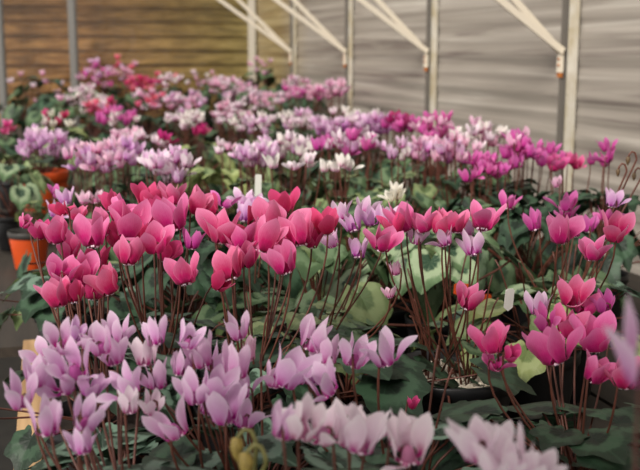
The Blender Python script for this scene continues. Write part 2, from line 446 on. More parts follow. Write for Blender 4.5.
plant(x, y, 'potted cyclamen with dense magenta flowers, middle one of the three magenta plants', fB, leaf=('dark',), nleaf=18, lsc=1.0, pr=.065, ph=.11, near=True, extra=6)
fC = near_flowers([(222, 224, 36, 'magenta'), (262, 234, 36, 'magenta'), (272, 214, 38, 'magenta', .04), (284, 200, 28, 'red', .06), (240, 236, 30, 'magenta', .03),
    (301, 228, 35, 'magenta'), (327, 220, 30, 'red'), (286, 257, 33, 'magenta'), (231, 262, 36, 'magenta'), (246, 252, 28, 'magenta', .03), (217, 278, 24, 'red', .03),
    (213, 205, 22, 'red', .08), (255, 216, 26, 'red', .06), (310, 235, 24, 'red', .05), (278, 240, 24, 'red', .05)], 1.1, 240)
x, y = centre(fC)
plant(x, y, 'potted cyclamen with magenta flowers, right hand one of the three magenta plants', fC, leaf=('dark', 'marbled'), nleaf=18, lsc=1.05, pr=.065, ph=.11, near=True, extra=6)
# lilac behind the magenta drift
fD = near_flowers([(341, 210, 20, 'lilac'), (354, 219, 25, 'mauve'), (371, 214, 22, 'mauve'), (387, 214, 22, 'lilac'), (334, 237, 20, 'lilac', -.03),
    (358, 247, 22, 'mauve', -.04), (364, 205, 20, 'lilac', .04), (396, 267, 17, 'pale', -.03), (390, 291, 14, 'pale', -.05)], 1.24, 215)
x, y = centre(fD)
plant(x-.01, y+.02, 'potted cyclamen with small lilac flowers and scalloped grey-green leaves right of the magenta ones', fD, leaf=('light', 'light', 'mid'), nleaf=22, lsc=1.1, pr=.06, ph=.10, near=True)
fD2 = near_flowers([(224, 198, 19, 'purple', -.1), (245, 210, 24, 'mauve'), (253, 203, 22, 'mauve'), (262, 212, 22, 'mauve', -.02), (243, 196, 18, 'lilac'), (268, 202, 18, 'lilac')], 1.42, 205)
x, y = centre(fD2)
plant(x, y, 'potted cyclamen with mauve flowers half hidden behind the magenta drift', fD2, leaf='mid', nleaf=16, lsc=1.05, pr=.05, ph=.09, near=True)
# centre right pink on long stalks above grit
fE = near_flowers([(380, 237, 28, 'magenta'), (405, 215, 33, 'magenta'), (424, 220, 25, 'magenta', .03), (440, 222, 26, 'magenta', .03), (455, 220, 26, 'magenta'),
    (482, 214, 32, 'magenta'), (446, 235, 22, 'lilac', .02), (416, 234, 20, 'lilac', .05), (474, 242, 27, 'lilac', .03), (468, 226, 20, 'lilac', .04), (466, 295, 27, 'magenta', -.05), (395, 222, 24, 'red', .03)], 1.13, 230)
e0 = at(452, 338, 1.23)
plant(e0.x, e0.y, 'potted cyclamen with pink flowers on long bare stalks rising from pale grit', fE, leaf=('dark', 'mid'), nleaf=4, lsc=.8, pr=.08, ph=.115, near=True, grit=True, extra=16, crown_r=.03, pin=True)
fE2 = near_flowers([(412, 400, 12, 'magenta', .05)], .95, 400)
# right pink with yellow green leaves
fF = near_flowers([(561, 226, 34, 'magenta'), (614, 224, 31, 'magenta'), (592, 247, 26, 'magenta'), (575, 228, 18, 'purple', .08)], 1.12, 230)
x, y = centre(fF)
plant(x+.03, y+.16, 'potted cyclamen with few pink flowers over large pale yellow-green scalloped leaves', fF, leaf=('lime', 'light'), nleaf=22, lsc=1.2, pr=.06, ph=.11, near=True, extra=5)
fG = near_flowers([(508, 200, 19, 'purple'), (535, 219, 22, 'purple', -.05), (566, 200, 22, 'purple'), (588, 222, 20, 'purple'), (606, 213, 17, 'purple'), (612, 197, 20, 'mauve', -.08),
    (557, 181, 12, 'pale', .2), (566, 212, 18, 'purple', .04)], 1.42, 205)
x, y = centre(fG)
plant(x, y, 'potted cyclamen with small purple-pink flowers scattered over silver-banded leaves at the right', fG, leaf=('silver', 'marbled', 'mid'), nleaf=22, lsc=1.2, pr=.06, ph=.10, near=True, extra=8,
      buds=((at(628, 160, 1.42), .8), (at(618, 172, 1.40), .7), (at(634, 176, 1.44), .7)))
# right foreground pink over dark leaves
fH = near_flowers([(492, 336, 34, 'pink'), (494, 360, 20, 'pink', .02, 4), (556, 343, 42, 'pink'), (568, 322, 34, 'pink', .03), (595, 331, 40, 'pink'), (592, 366, 30, 'magenta'),
    (624, 371, 34, 'magenta'), (571, 290, 32, 'magenta', .02), (539, 302, 26, 'lilac', .04), (583, 302, 28, 'pink', .04), (545, 316, 26, 'purple', .03), (604, 300, 24, 'purple', .06), (510, 352, 18, 'red', .02)], .92, 330)
x, y = centre(fH)
plant(x, y-.03, 'potted cyclamen with bright pink flowers over broad dark leaves in the right foreground', fH, leaf='dark', nleaf=28, lsc=1.35, lh=.8, pr=.07, ph=.11, near=True)
# left foreground lilac, two plants
fI = near_flowers([(21, 389, 36, 'lilac'), (48, 415, 40, 'lilac', 0, 5), (84, 411, 36, 'lilac'), (62, 334, 34, 'lilac'), (76, 357, 42, 'lilac'), (36, 372, 30, 'lilac', .02), (65, 375, 34, 'lilac', .03),
    (83, 440, 28, 'lilac'), (103, 337, 32, 'lilac'), (119, 327, 28, 'lilac', .03), (131, 379, 34, 'lilac'), (89, 382, 28, 'mauve', .04), (146, 350, 32, 'blush', .02), (90, 335, 28, 'lilac', .05),
    (115, 350, 30, 'lilac', .04), (48, 350, 28, 'lilac', .05), (130, 400, 26, 'blush', .03), (75, 328, 22, 'mauve', .05)], .76, 370, .001)
x, y = centre(fI)
plant(x+.02, y+.02, 'potted cyclamen with lilac flowers and silver-marbled leaves in the left foreground', fI, leaf=('marbled', 'marbled', 'dark'), nleaf=26, lsc=1.2, pr=.065, ph=.11, near=True, extra=4)
fJ = near_flowers([(177, 416, 42, 'lilac'), (156, 331, 29, 'lilac'), (180, 363, 26, 'lilac', .03), (158, 374, 30, 'lilac', .04), (151, 400, 26, 'blush', .03), (187, 334, 28, 'lilac'), (203, 350, 34, 'lilac', .02),
    (196, 386, 34, 'lilac'), (213, 379, 36, 'lilac', .02), (217, 357, 30, 'lilac', .03), (236, 360, 38, 'lilac'), (225, 400, 46, 'lilac'), (244, 412, 30, 'lilac', .04), (248, 348, 26, 'pale', .04), (239, 325, 28, 'lilac'), (245, 385, 26, 'lilac', .05), (205, 400, 28, 'lilac', .05)], .78, 375, .001)
x, y = centre(fJ)
plant(x-.01, y+.03, 'potted cyclamen with lilac flowers on brown stalks, second plant from the left in front', fJ, leaf=('dark', 'marbled'), nleaf=22, lsc=1.2, pr=.065, ph=.11, near=True, extra=10,
      buds=((at(237, 447, .62), 1.0), (at(246, 463, .6), 1.1)))
fK = near_flowers([(284, 363, 44, 'lilac'), (303, 366, 32, 'lilac', .03), (310, 332, 36, 'lilac', .03), (327, 350, 30, 'lilac', .03), (329, 376, 38, 'lilac'), (353, 348, 35, 'lilac'), (387, 346, 38, 'lilac'), (318, 372, 24, 'mauve', .04), (273, 375, 26, 'lilac', .03)], .82, 355, .001)
x, y = centre(fK)
plant(x+.01, y+.03, 'potted cyclamen with few large lilac flowers, left front of the grit-topped pot', fK, leaf=('dark', 'dark', 'marbled'), nleaf=24, lsc=1.25, lh=.8, pr=.07, ph=.11, near=True, extra=3)
fL = near_flowers([(282, 421, 36, 'lilac'), (301, 413, 46, 'blush'), (323, 418, 46, 'blush', .02), (358, 427, 50, 'blush'), (345, 424, 40, 'blush', .03), (409, 437, 50, 'blush'), (398, 430, 38, 'blush', .03), (372, 418, 40, 'blush', .03), (412, 402, 13, 'red', .3)], .64, 425, .0008)
x, y = centre(fL)
plant(x, y+.02, 'potted cyclamen with blush-white flowers at the bottom centre of the view', fL, leaf=('dark', 'dark', 'marbled'), nleaf=24, lsc=1.25, pr=.065, ph=.11, near=True, extra=3, base=BENCH)
fM = near_flowers([(478, 436, 46, 'blush'), (512, 452, 56, 'blush'), (496, 440, 42, 'blush', .03), (528, 462, 46, 'blush', .01), (498, 468, 40, 'blush')], .56, 445, .0006, .01)
x, y = centre(fM)
plant(x, y-.01, 'potted cyclamen with blurred blush-white flowers at the bottom right of centre', fM, leaf='dark', nleaf=18, lsc=1.1, pr=.06, ph=.11, near=True, base=BENCH)
fN = near_flowers([(634, 312, 88, 'lilac', 0, 4), (668, 380, 60, 'lilac')], .40, 315, .0004, .0)
fN = [(at(652, 380, .42), .044, 'lilac', 8, .6, (.1, -.1))]
x, y = at(740, 420, .46).x, at(740, 420, .46).y
plant(x, y, 'potted cyclamen with one very near pale lilac flower at the right edge', fN, leaf='dark', nleaf=10, lsc=1.0, pr=.05, ph=.10, near=True)
# left edge
fO = near_flowers([(30, 214, 12, 'ivory', .15)], 1.9, 214)
o0 = at(27, 240, 2.33)
plant(o0.x+.005, o0.y, 'small potted cyclamen in dark-rimmed orange pot beside the magenta flowers, left edge', (), leaf=('light', 'lime'), nleaf=12, lsc=.8, pr=.047, ph=.09, pot='orangegrey', near=True, leaf_rot=(1.2, 1), pin=True)
fP = near_flowers([(57, 190, 16, 'purple'), (66, 196, 18, 'mauve'), (54, 208, 18, 'mauve', -.05), (84, 197, 14, 'pale', .2), (96, 196, 14, 'pale', .2)], 1.5, 200)
x, y = centre(fP)
plant(x, y, 'potted cyclamen with twisted violet-purple flowers behind the leftmost magenta plant', fP, leaf=('light', 'silver', 'mid'), nleaf=20, lsc=1.1, near=True)
q = at(30, 296, 1.5)
plant(q.x, q.y, 'flowerless potted cyclamen with drooping dark leaves in a black pot at the left edge', (), leaf=('dark', 'marbled'), nleaf=22, lsc=1.1, lh=.9, pr=.07, ph=.12, near=True, extra=2, pin=True)
q = at(46, 470, .86)
plant(q.x, q.y, 'flowerless potted cyclamen with silver-marbled leaves at the bottom left corner', (), leaf='marbled', nleaf=22, lsc=1.05, lh=.7, pr=.055, ph=.11, near=True, pin=True)
q = at(335, 318, 1.22)
plant(q.x, q.y, 'flowerless potted cyclamen with big dark leaves between the magenta and front lilac flowers', (), leaf='dark', nleaf=20, lsc=1.5, lh=.9, pr=.05, ph=.10, near=True)
q = at(455, 405, 1.0)
plant(q.x, q.y, 'flowerless potted cyclamen with broad dark leaves in front of the grit-topped pot', (), leaf='dark', nleaf=18, lsc=1.2, lh=.4, pr=.055, ph=.10, near=True)

# ================================================================== FAR PLANTS
def far(px, py, label, kinds, n, sx, sy, d=None, drop=.2, fh=.029, leaf='mid', nleaf=16, lsc=1.1, pot='black', pr=.05, ph=.09, extra=0, dy=0, near=False, lh=1.85, pin=False):
    if d is None: d = depth_for(px, py, drop)
    c = at(px, py, d)
    if c.x > WX-.13: d *= (WX-.13)/c.x; c = at(px, py, d)
    if c.y > EY-.2: d *= (EY-.2)/c.y; c = at(px, py, d)
    fl = []
    n = round(n*1.15) if n > 8 else n
    for i in range(n):
        ang = i*2.4+U(-.6, .6); q = math.sqrt((i+.5)/n)*U(.8, 1.25)
        fx, fy = px+sx*q*math.cos(ang)+U(-1, 1)*sx*.1, py+sy*q*math.sin(ang)+U(-1, 1)*sy*.15
        P = at(fx, fy+4, d+U(-.07, .07)*min(1, sx*d/60))
        P.x = min(P.x, WX-.05); P.y = min(P.y, EY-.08)
        fl.append((P, fh*.90*U(.82, 1.12), rnd.choice(kinds), None, None, (U(-.3, .3), U(-.3, .3))))
    return plant(c.x, c.y+dy, label, fl, base=BENCH+(.09 if c.y > 4.4 else 0), leaf=leaf, nleaf=nleaf, lsc=lsc, lh=lh, pin=pin, pr=pr, ph=ph, pot=pot, near=near, extra=extra)

D = ('dark', 'mid'); LI = ('light', 'lime', 'mid'); SI = ('silver', 'mid')
far(40, 80, 'potted cyclamen with sparse pale pink flowers over dark leaves in the far left corner', ('pale', 'pale', 'blush'), 8, 30, 16, 4.7, leaf=D, lh=2.4, nleaf=26, lsc=1.6, fh=.032)
far(96, 72, 'potted cyclamen with lilac-pink flowers at the foot of the left end-wall post', ('pale', 'lilac', 'purple'), 22, 17, 14, 5.0, leaf=D, fh=.034, lsc=1.4)
far(84, 97, 'potted cyclamen with crowded white flowers in front of the left end-wall post', ('blush', 'white', 'pale'), 30, 24, 13, 4.2, leaf=D, fh=.034, lsc=1.4)
far(124, 66, 'potted cyclamen with pink flowers just right of the left end-wall post, against the wall', ('pale', 'pale', 'lilac', 'coral'), 18, 15, 9, 5.3, leaf=D, fh=.034, lsc=1.4)
far(140, 81, 'potted cyclamen with coral-red flowers in the far left part of the bench', ('coral', 'coral', 'red'), 20, 17, 6, 4.7, leaf=D, fh=.034, lsc=1.4)
far(168, 78, 'potted cyclamen with white flowers and one coral patch right of the coral-red plant', ('blush', 'white', 'coral'), 16, 17, 8, 4.9, leaf=D, fh=.032, lsc=1.4)
far(100, 104, 'potted cyclamen with crimson flowers below the crowded white ones', ('red', 'coral', 'pale'), 12, 17, 6, 3.9, leaf=D, fh=.034, lsc=1.3)
far(115, 116, 'potted cyclamen with bright purple-pink flowers and a few white ones at the left', ('purple', 'purple', 'white'), 18, 22, 8, 3.4, leaf=D, fh=.034, lsc=1.3)
far(56, 116, 'potted cyclamen with white flowers and one crimson flower among yellowish leaves', ('white', 'white', 'ivory', 'red'), 9, 20, 7, 3.5, leaf=LI, nleaf=24, fh=.034, lsc=1.4)
far(150, 96, 'potted cyclamen with white and pink flowers below the coral-red plant', ('blush', 'pale', 'coral'), 16, 17, 9, 4.2, leaf=D, fh=.033, lsc=1.3)
far(184, 100, 'potted cyclamen with clustered lilac flowers left of centre far back', ('lilac', 'blush', 'pale'), 26, 18, 11, 4.0, leaf=D, fh=.034, lsc=1.3)
far(188, 117, 'potted cyclamen with white flowers below the clustered lilac ones', ('blush', 'white'), 18, 21, 7, 3.3, leaf=D, fh=.032)
far(199, 129, 'potted cyclamen with two deep wine-coloured flowers in the middle distance', ('deep',), 4, 9, 3, 2.9, leaf=LI, fh=.032, nleaf=22, lsc=1.3)
far(205, 76, 'potted cyclamen with loose white flowers against the brown end wall', ('white', 'blush', 'pale'), 12, 20, 8, 5.2, leaf=D, fh=.03, lsc=1.4)
far(228, 84, 'potted cyclamen with pale pink flowers before dark foliage near the far corner post', ('pale', 'blush'), 26, 22, 9, 4.9, leaf=D, fh=.034, lsc=1.4)
far(244, 92, 'potted cyclamen with pale pink flowers below the pale far corner post', ('pale', 'blush', 'lilac'), 22, 20, 8, 4.5, leaf=D, fh=.033, lsc=1.4)
far(262, 64, 'tall potted cyclamen with a few pink flowers standing at the pale far corner post', ('pale', 'pale', 'lilac'), 8, 16, 10, 5.4, leaf=D, lh=2.7, nleaf=26, lsc=1.9, fh=.034)
far(228, 110, 'potted cyclamen with white-pink flowers on the left of the far centre', ('blush', 'pale'), 22, 20, 9, 3.6, leaf=D, fh=.031)
far(262, 98, 'potted cyclamen with white and pink flowers in the far centre', ('blush', 'pale'), 18, 22, 9, 4.2, leaf=D, fh=.032)
far(255, 122, 'potted cyclamen with white-lilac flowers in the centre behind the white plant label', ('blush', 'lilac', 'white'), 18, 22, 8, 3.0, leaf=('mid', 'light'), fh=.03, extra=4)
far(313, 90, 'potted cyclamen with a band of pink flowers by the wall near its fourth post', ('pale', 'pale', 'purple'), 30, 26, 7, 4.4, leaf=D, nleaf=22, fh=.036, lsc=1.5)
far(296, 82, 'potted cyclamen with pale pink flowers in the far right corner of the bench', ('pale', 'blush'), 14, 14, 8, 4.8, leaf=D, nleaf=22, fh=.034, lsc=1.5)
far(336, 86, 'potted cyclamen with pink flowers at the foot of the third wall post from the right', ('pale', 'pale', 'blush'), 14, 10, 6, 4.0, leaf=D, nleaf=20, fh=.036, lsc=1.3)
far(303, 118, 'potted cyclamen with creamy white flowers over dark leaves in the middle distance', ('white', 'blush', 'lilac'), 22, 24, 8, 3.1, leaf=D, nleaf=20, fh=.032, lsc=1.3)
far(350, 112, 'potted cyclamen with three blush flowers in front of the third wall post', ('blush', 'white'), 6, 26, 4, 2.95, leaf=D, nleaf=24, fh=.03, lsc=1.3)
far(340, 126, 'potted cyclamen with lilac flowers in the centre of the bench', ('lilac', 'mauve', 'lilac', 'blush'), 22, 26, 8, 2.6, leaf=('mid', 'dark'), fh=.034, extra=6)
far(375, 122, 'potted cyclamen with lilac flowers right of centre beside the wall', ('lilac', 'mauve'), 20, 22, 9, 2.65, leaf=('mid', 'dark'), fh=.034, extra=8)
far(402, 122, 'potted cyclamen with magenta-purple flowers left of the second wall post from the right', ('purple', 'purple', 'deep'), 16, 17, 8, 2.55, leaf=D, fh=.034, extra=4)
far(438, 126, 'potted cyclamen with candy-pink flowers at foot of the second wall post from the right', ('purple', 'pale', 'purple'), 18, 20, 13, 2.45, leaf=D, fh=.034, extra=4)
far(455, 150, 'potted cyclamen with pale lilac flowers below the candy-pink ones', ('lilac', 'pale', 'blush'), 16, 24, 12, 2.1, leaf=D, fh=.033, nleaf=18, extra=4)
far(482, 133, 'potted cyclamen with creamy pink flowers leaning towards the side wall', ('blush', 'pale', 'white'), 16, 24, 10, 2.35, leaf=D, fh=.034, extra=4)
far(425, 148, 'potted cyclamen with pale lilac-pink flowers right of centre in front of dark leaves', ('lilac', 'pale'), 12, 20, 9, 2.15, leaf=('mid', 'light'), fh=.033, nleaf=18)
far(286, 146, 'potted cyclamen with rounded white flowers left of the tall reddish stalks', ('blush', 'white', 'lilac'), 16, 30, 9, 2.2, leaf=('mid', 'light'), fh=.034, extra=12)
far(255, 155, 'potted cyclamen with blush flowers just behind the white plant label', ('blush', 'lilac'), 16, 20, 9, 2.05, leaf=('mid', 'light'), fh=.033, extra=10)
far(350, 143, 'potted cyclamen with white and magenta-flecked flowers above dense reddish stalks', ('lilac', 'blush', 'purple'), 16, 30, 9, 2.1, leaf=('mid', 'light'), fh=.034, extra=34)
far(400, 150, 'potted cyclamen with a few white and lilac flowers over mottled leaves', ('white', 'lilac'), 5, 24, 10, 2.0, leaf=('light', 'mid'), fh=.03, extra=22, nleaf=20)
far(300, 163, 'potted cyclamen with four white heart-shaped flowers in the centre of the view', ('white', 'blush'), 5, 30, 5, 1.8, leaf=('mid', 'light'), fh=.033, extra=24, near=True)
far(342, 166, 'potted cyclamen with two white flowers before a thicket of reddish stalks', ('white',), 3, 14, 3, 1.8, leaf=('mid', 'light'), fh=.03, extra=34, near=True)
far(395, 193, 'potted cyclamen with two ivory flowers above green leaves in the centre right', ('ivory',), 3, 7, 4, 1.6, leaf=('mid', 'light'), fh=.025, extra=10, nleaf=22, near=True)
far(470, 172, 'flowerless potted cyclamen with mottled leaves before the purple-pink plants', ('purple',), 2, 10, 5, 1.75, leaf=SI, nleaf=22, fh=.028, extra=6)
far(430, 185, 'potted cyclamen without flowers, dark-centred silver-banded leaves behind the pink flowers', (), 0, 10, 5, 1.55, leaf='silver', nleaf=24, fh=.028, extra=4, lsc=1.3)
far(492, 165, 'potted cyclamen with purple-pink flowers over dark leaves between the two nearest wall posts', ('purple', 'deep', 'purple'), 12, 22, 9, 1.95, leaf='dark', fh=.033, nleaf=20)
far(527, 150, 'potted cyclamen with magenta-purple flowers against side wall left of nearest post', ('purple', 'purple', 'pale'), 14, 24, 12, 2.0, leaf='dark', fh=.036, nleaf=20)
far(567, 160, 'potted cyclamen with purple-pink flowers at the foot of the nearest wall post', ('purple', 'pink'), 7, 22, 8, 1.95, leaf='dark', fh=.034, nleaf=22, extra=6)
far(606, 155, 'potted cyclamen with two candy-pink flowers one above the other right of nearest post', ('purple',), 3, 4, 10, 1.85, leaf='dark', fh=.035, nleaf=18, extra=12)
far(530, 190, 'flowerless potted cyclamen with dark leaves behind the scattered purple-pink flowers', (), 0, 4, 10, 1.7, leaf=('dark', 'mid'), nleaf=24, extra=12, lsc=1.2)
far(42, 142, 'potted cyclamen with massed pale lilac flowers above the far orange pot at the left', ('lilac', 'lilac', 'blush', 'mauve'), 22, 29, 14, 2.68, fh=.038, leaf=D, pot='orange', pr=.065, ph=.185, nleaf=10, lh=.7, pin=True)
far(8, 127, 'potted cyclamen with two bright pink flowers at the left edge far back', ('coral', 'pink'), 3, 7, 5, 3.2, fh=.034, leaf=D, nleaf=16)
far(92, 158, 'potted cyclamen with lilac flowers behind the leftmost magenta plant', ('lilac', 'pale', 'mauve'), 18, 22, 12, 2.0, fh=.032, leaf=D)
far(122, 152, 'potted cyclamen with lilac-pink flowers in the left middle distance', ('lilac', 'pale', 'mauve'), 16, 20, 12, 2.15, fh=.032, leaf=D)
far(130, 134, 'potted cyclamen with small white-pink flowers behind the lilac-pink ones at left', ('blush', 'pale', 'white'), 10, 16, 6, 2.6, fh=.03, leaf=('mid', 'dark'), nleaf=20)
far(168, 164, 'potted cyclamen with pale whitish-lilac flowers behind the middle magenta plant', ('lilac', 'blush'), 22, 22, 12, 1.9, fh=.034, leaf=D)
far(164, 140, 'potted cyclamen with blush flowers and a wine-red one in the left middle distance', ('blush', 'blush', 'deep'), 5, 10, 5, 2.5, fh=.034, leaf=D, nleaf=22)
far(222, 145, 'potted cyclamen with two pale flowers over yellowish leaves in the centre left', ('pale', 'blush'), 3, 14, 6, 2.3, fh=.03, leaf='lime', nleaf=26, lsc=1.3, extra=10)
far(222, 172, 'flowerless potted cyclamen with dark leaves behind the magenta drift, left of white label', (), 0, 14, 6, 1.75, leaf='dark', nleaf=26, lsc=1.3, extra=8)
far(85, 130, 'flowerless potted cyclamen with mid-green leaves at the left behind the lilac masses', (), 0, 14, 6, 3.0, leaf=('mid', 'light'), nleaf=28, lsc=1.5)
far(12, 197, 'flowerless potted cyclamen with pale silvery leaves at the left edge behind the orange pot', (), 0, 14, 6, 2.55, leaf=('light', 'silver'), nleaf=22, lsc=1.1)
far(65, 100, 'flowerless potted cyclamen with dark leaves in the far left below the sparse pale pink flowers', (), 0, 14, 6, 4.3, leaf=D, nleaf=28, lsc=1.7)
far(190, 190, 'flowerless potted cyclamen with dark leaves directly behind the middle magenta plant', (), 0, 4, 3, 1.45, leaf='dark', nleaf=24, lsc=1.2)
far(320, 200, 'flowerless potted cyclamen with green leaves between the white and the lilac flowers', (), 0, 4, 3, 1.5, leaf=('mid', 'light'), nleaf=24, lsc=1.2, extra=6)

settle()
for a in specs: build_plant(a[0], a[1], a[2], a[3], **a[4])

# ------------------------------------------------------------------ plant labels standing in pots
def plant_tag(px, py, d, w, h, label, mat=M_TAG, yaw=0, tip=.2):
    p = at(px, py, d); mb = MB()
    dn = .04 if h > .02 else .008
    out = [(-w/2, h), (-w/2+.002, h+.002), (w/2-.002, h+.002), (w/2, h), (w/2, -dn), (0, -dn*1.5), (-w/2, -dn)]
    fr = [(a, -.0004, b) for a, b in out]; bk = [(a, .0004, b) for a, b in out]
    mb.face(fr); mb.face(bk[::-1])
    for i in range(len(out)):
        j = (i+1) % len(out); mb.face([fr[j], fr[i], bk[i], bk[j]])
    o = link('plant_label', mb.mesh('plant_label', [mat], False), None, p, (tip*.4, tip*.2, R(-YAW)+yaw))
    return tag(o, label, 'plant label', 'plastic labels stuck in the pots')
plant_tag(258, 193, 1.68, .011, .030, 'upright white plastic plant label behind the right hand magenta plant')
plant_tag(509, 300, 1.02, .010, .010, 'small white plant label tip beside the dark pot in the right middle', yaw=.3)
plant_tag(462, 288, 1.34, .022, .004, 'small orange plastic label below the central pink flowers, left one', mat=M_ORANGE)
plant_tag(485, 300, 1.36, .018, .006, 'small orange plastic label below the central pink flowers, right one', mat=M_ORANGE, yaw=.3)

# ------------------------------------------------------------------ bench
M_WOOD = NT('weathered_pine')
def wood(k, c1, c2, sc=(3, 40, 40)):
    tc = k.n('ShaderNodeTexCoord'); mp = k.n('ShaderNodeMapping'); mp.inputs['Scale'].default_value = sc
    k.l(tc.outputs['Object'], mp.inputs[0]); nz = k.n('ShaderNodeTexNoise', i_Scale=1.0, i_Detail=5.0, i_Distortion=.4); k.l(mp.outputs[0], nz.inputs['Vector'])
    k.l(k.ramp(nz.outputs[0], [(.3, srgb(c1)), (.7, srgb(c2))]), k.b.inputs['Base Color']); k.b.inputs['Roughness'].default_value = .75
wood(M_WOOD, '#9C7850', '#C8A478', (60, 4, 60)); M_WOOD = M_WOOD.m
k = NT('dark_stained_wood'); wood(k, '#2A241E', '#3C342C', (60, 4, 60)); M_DW = k.m
bench = link('bench', None, loc=(0, 0, 0)); tag(bench, 'long slatted greenhouse bench with a pale wooden front rail under the pots', 'bench')
BX0, BX1 = .01, 1.34
mb = MB(); mb.bar((-.036, .30, BENCH-.02), (.004, 1.74, BENCH-.02), .032, .06)
link('rail', mb.mesh('rail', [M_WOOD], False), bench)
mb = MB(); mb.bar((-.146, 1.76, BENCH-.02), (-.146, 5.75, BENCH-.02), .032, .06); link('rail', mb.mesh('rail', [M_DW], False), bench)
mb = MB(); mb.box((-.13, 1.74, BENCH-.018), (.03, 5.75, BENCH)); link('slat', mb.mesh('slat', [M_DW], False), bench)
n = 12
for i in range(n):
    x0 = BX0+.03+i*(BX1-BX0-.03)/n; mb = MB(); mb.box((x0, .30, BENCH-.018), (x0+.1, 5.75, BENCH)); link('slat', mb.mesh('slat', [M_DW], False), bench)
mb = MB(); mb.box((-.14, 4.33, BENCH+.07), (1.35, 5.80, BENCH+.09)); mb.box((-.14, 4.33, BENCH), (1.35, 4.35, BENCH+.07)); mb.box((-.14, 5.78, BENCH), (1.35, 5.80, BENCH+.07)); link('raised_shelf', mb.mesh('raised_shelf', [M_DW], False), bench)
for yy in (.5, 2.2, 3.9, 5.6):
    for xx in (.07, 1.30):
        mb = MB(); mb.box((xx-.025, yy-.025, 0), (xx+.025, yy+.025, BENCH-.018)); link('leg', mb.mesh('leg', [M_DW], False), bench)

# ------------------------------------------------------------------ shell
k = NT('concrete_path'); wood(k, '#191816', '#2C2A26', (9, 9, 9)); M_FLOOR = k.m
mb = MB(); mb.box((-1.2, -1.0, -.05), (WX, EY, 0)); struct('floor', mb.mesh('floor', [M_FLOOR], False))

# side wall: horizontally ribbed translucent sheet, weathered in long streaks
k = NT('ribbed_sheet')
tc = k.n('ShaderNodeTexCoord'); mp = k.n('ShaderNodeMapping'); mp.inputs['Scale'].default_value = (1, .6, 26)
k.l(tc.outputs['Object'], mp.inputs[0]); nz = k.n('ShaderNodeTexNoise', i_Scale=1.3, i_Detail=5.0, i_Roughness=.6, i_Distortion=.6); k.l(mp.outputs[0], nz.inputs['Vector'])
grey = k.ramp(nz.outputs[0], [(.34, srgb('#887E78')), (.45, srgb('#AAA298')), (.56, srgb('#B4ACA2')), (.70, srgb('#D0CAC0'))])
brn = k.ramp(nz.outputs[0], [(.34, srgb('#8C7650')), (.5, srgb('#A8946A')), (.7, srgb('#C8B88C'))])
sp = k.n('ShaderNodeSeparateXYZ'); k.l(tc.outputs['Object'], sp.inputs[0])
f = k.n('ShaderNodeMapRange', i_1=4.9, i_2=5.5); k.l(sp.outputs[1], f.inputs[0])
mx = k.n('ShaderNodeMix', data_type='RGBA'); k.l(f.outputs[0], mx.inputs[0]); k.l(grey, mx.inputs[6]); k.l(brn, mx.inputs[7])
k.l(mx.outputs[2], k.b.inputs['Base Color']); k.b.inputs['Roughness'].default_value = .35
tr = k.n('ShaderNodeBsdfTranslucent'); k.l(mx.outputs[2], tr.inputs[0]); ms = k.n('ShaderNodeMixShader', i_0=.25)
k.l(k.b.outputs[0], ms.inputs[1]); k.l(tr.outputs[0], ms.inputs[2]); k.l(ms.outputs[0], k.out.inputs[0]); M_SHEET = k.m
mb = MB(); rows = []
zs = [i*.0075 for i in range(int(2.1/.0075))]
ys = [-1.0+i*.2 for i in range(36)]
for z in zs:
    rows.append([(WX+.012+.0016*math.sin(z*2*math.pi/.052+.5*math.sin(yv*1.1))+.0016*math.sin(z*2*math.pi/.117+.9*math.sin(yv*.8)), min(yv, EY), z) for yv in ys])
mb.grid(rows); mb.box((WX+.018, -1.0, 0), (WX+.024, EY, 2.1)); struct('wall_right', mb.mesh('wall_right', [M_SHEET]))

# end wall: lapped boards behind glass
k = NT('lapped_boards')
tc = k.n('ShaderNodeTexCoord'); mp = k.n('ShaderNodeMapping'); mp.inputs['Scale'].default_value = (4, 1, 26)
k.l(tc.outputs['Object'], mp.inputs[0]); nz = k.n('ShaderNodeTexNoise', i_Scale=1.5, i_Detail=5.0, i_Roughness=.65); k.l(mp.outputs[0], nz.inputs['Vector'])
a = k.ramp(nz.outputs[0], [(.32, srgb('#7C5834')), (.5, srgb('#AE8050')), (.68, srgb('#E0AC70'))])
b = k.ramp(nz.outputs[0], [(.32, srgb('#7C6E44')), (.5, srgb('#A4925C')), (.68, srgb('#C8B67C'))])
sp = k.n('ShaderNodeSeparateXYZ'); k.l(tc.outputs['Object'], sp.inputs[0]); f = k.n('ShaderNodeMapRange', i_1=.4, i_2=1.3); k.l(sp.outputs[0], f.inputs[0])
mx = k.n('ShaderNodeMix', data_type='RGBA'); k.l(f.outputs[0], mx.inputs[0]); k.l(a, mx.inputs[6]); k.l(b, mx.inputs[7])
k.l(mx.outputs[2], k.b.inputs['Base Color']); k.b.inputs['Roughness'].default_value = .6; M_BOARD = k.m
mb = MB(); z = 0
while z < 2.1:
    mb.face([(-1.25, EY+.10, z), (WX+.4, EY+.10, z), (WX+.4, EY+.118, z+.085), (-1.25, EY+.118, z+.085)])
    mb.face([(-1.25, EY+.118, z+.085), (WX+.4, EY+.118, z+.085), (WX+.4, EY+.10, z+.085), (-1.25, EY+.10, z+.085)]); z += .085
struct('wall_back', mb.mesh('wall_back', [M_BOARD], False))
k = NT('rippled_glass'); 
gl = k.n('ShaderNodeBsdfGlossy', i_Roughness=.12); tp = k.n('ShaderNodeBsdfTransparent'); tp.inputs[0].default_value = (.95, .94, .9, 1)
ly = k.n('ShaderNodeLayerWeight', i_Blend=.25); nz = k.n('ShaderNodeTexNoise', i_Scale=22.0, i_Detail=2.0); bp = k.n('ShaderNodeBump', i_Strength=.6, i_Distance=.01)
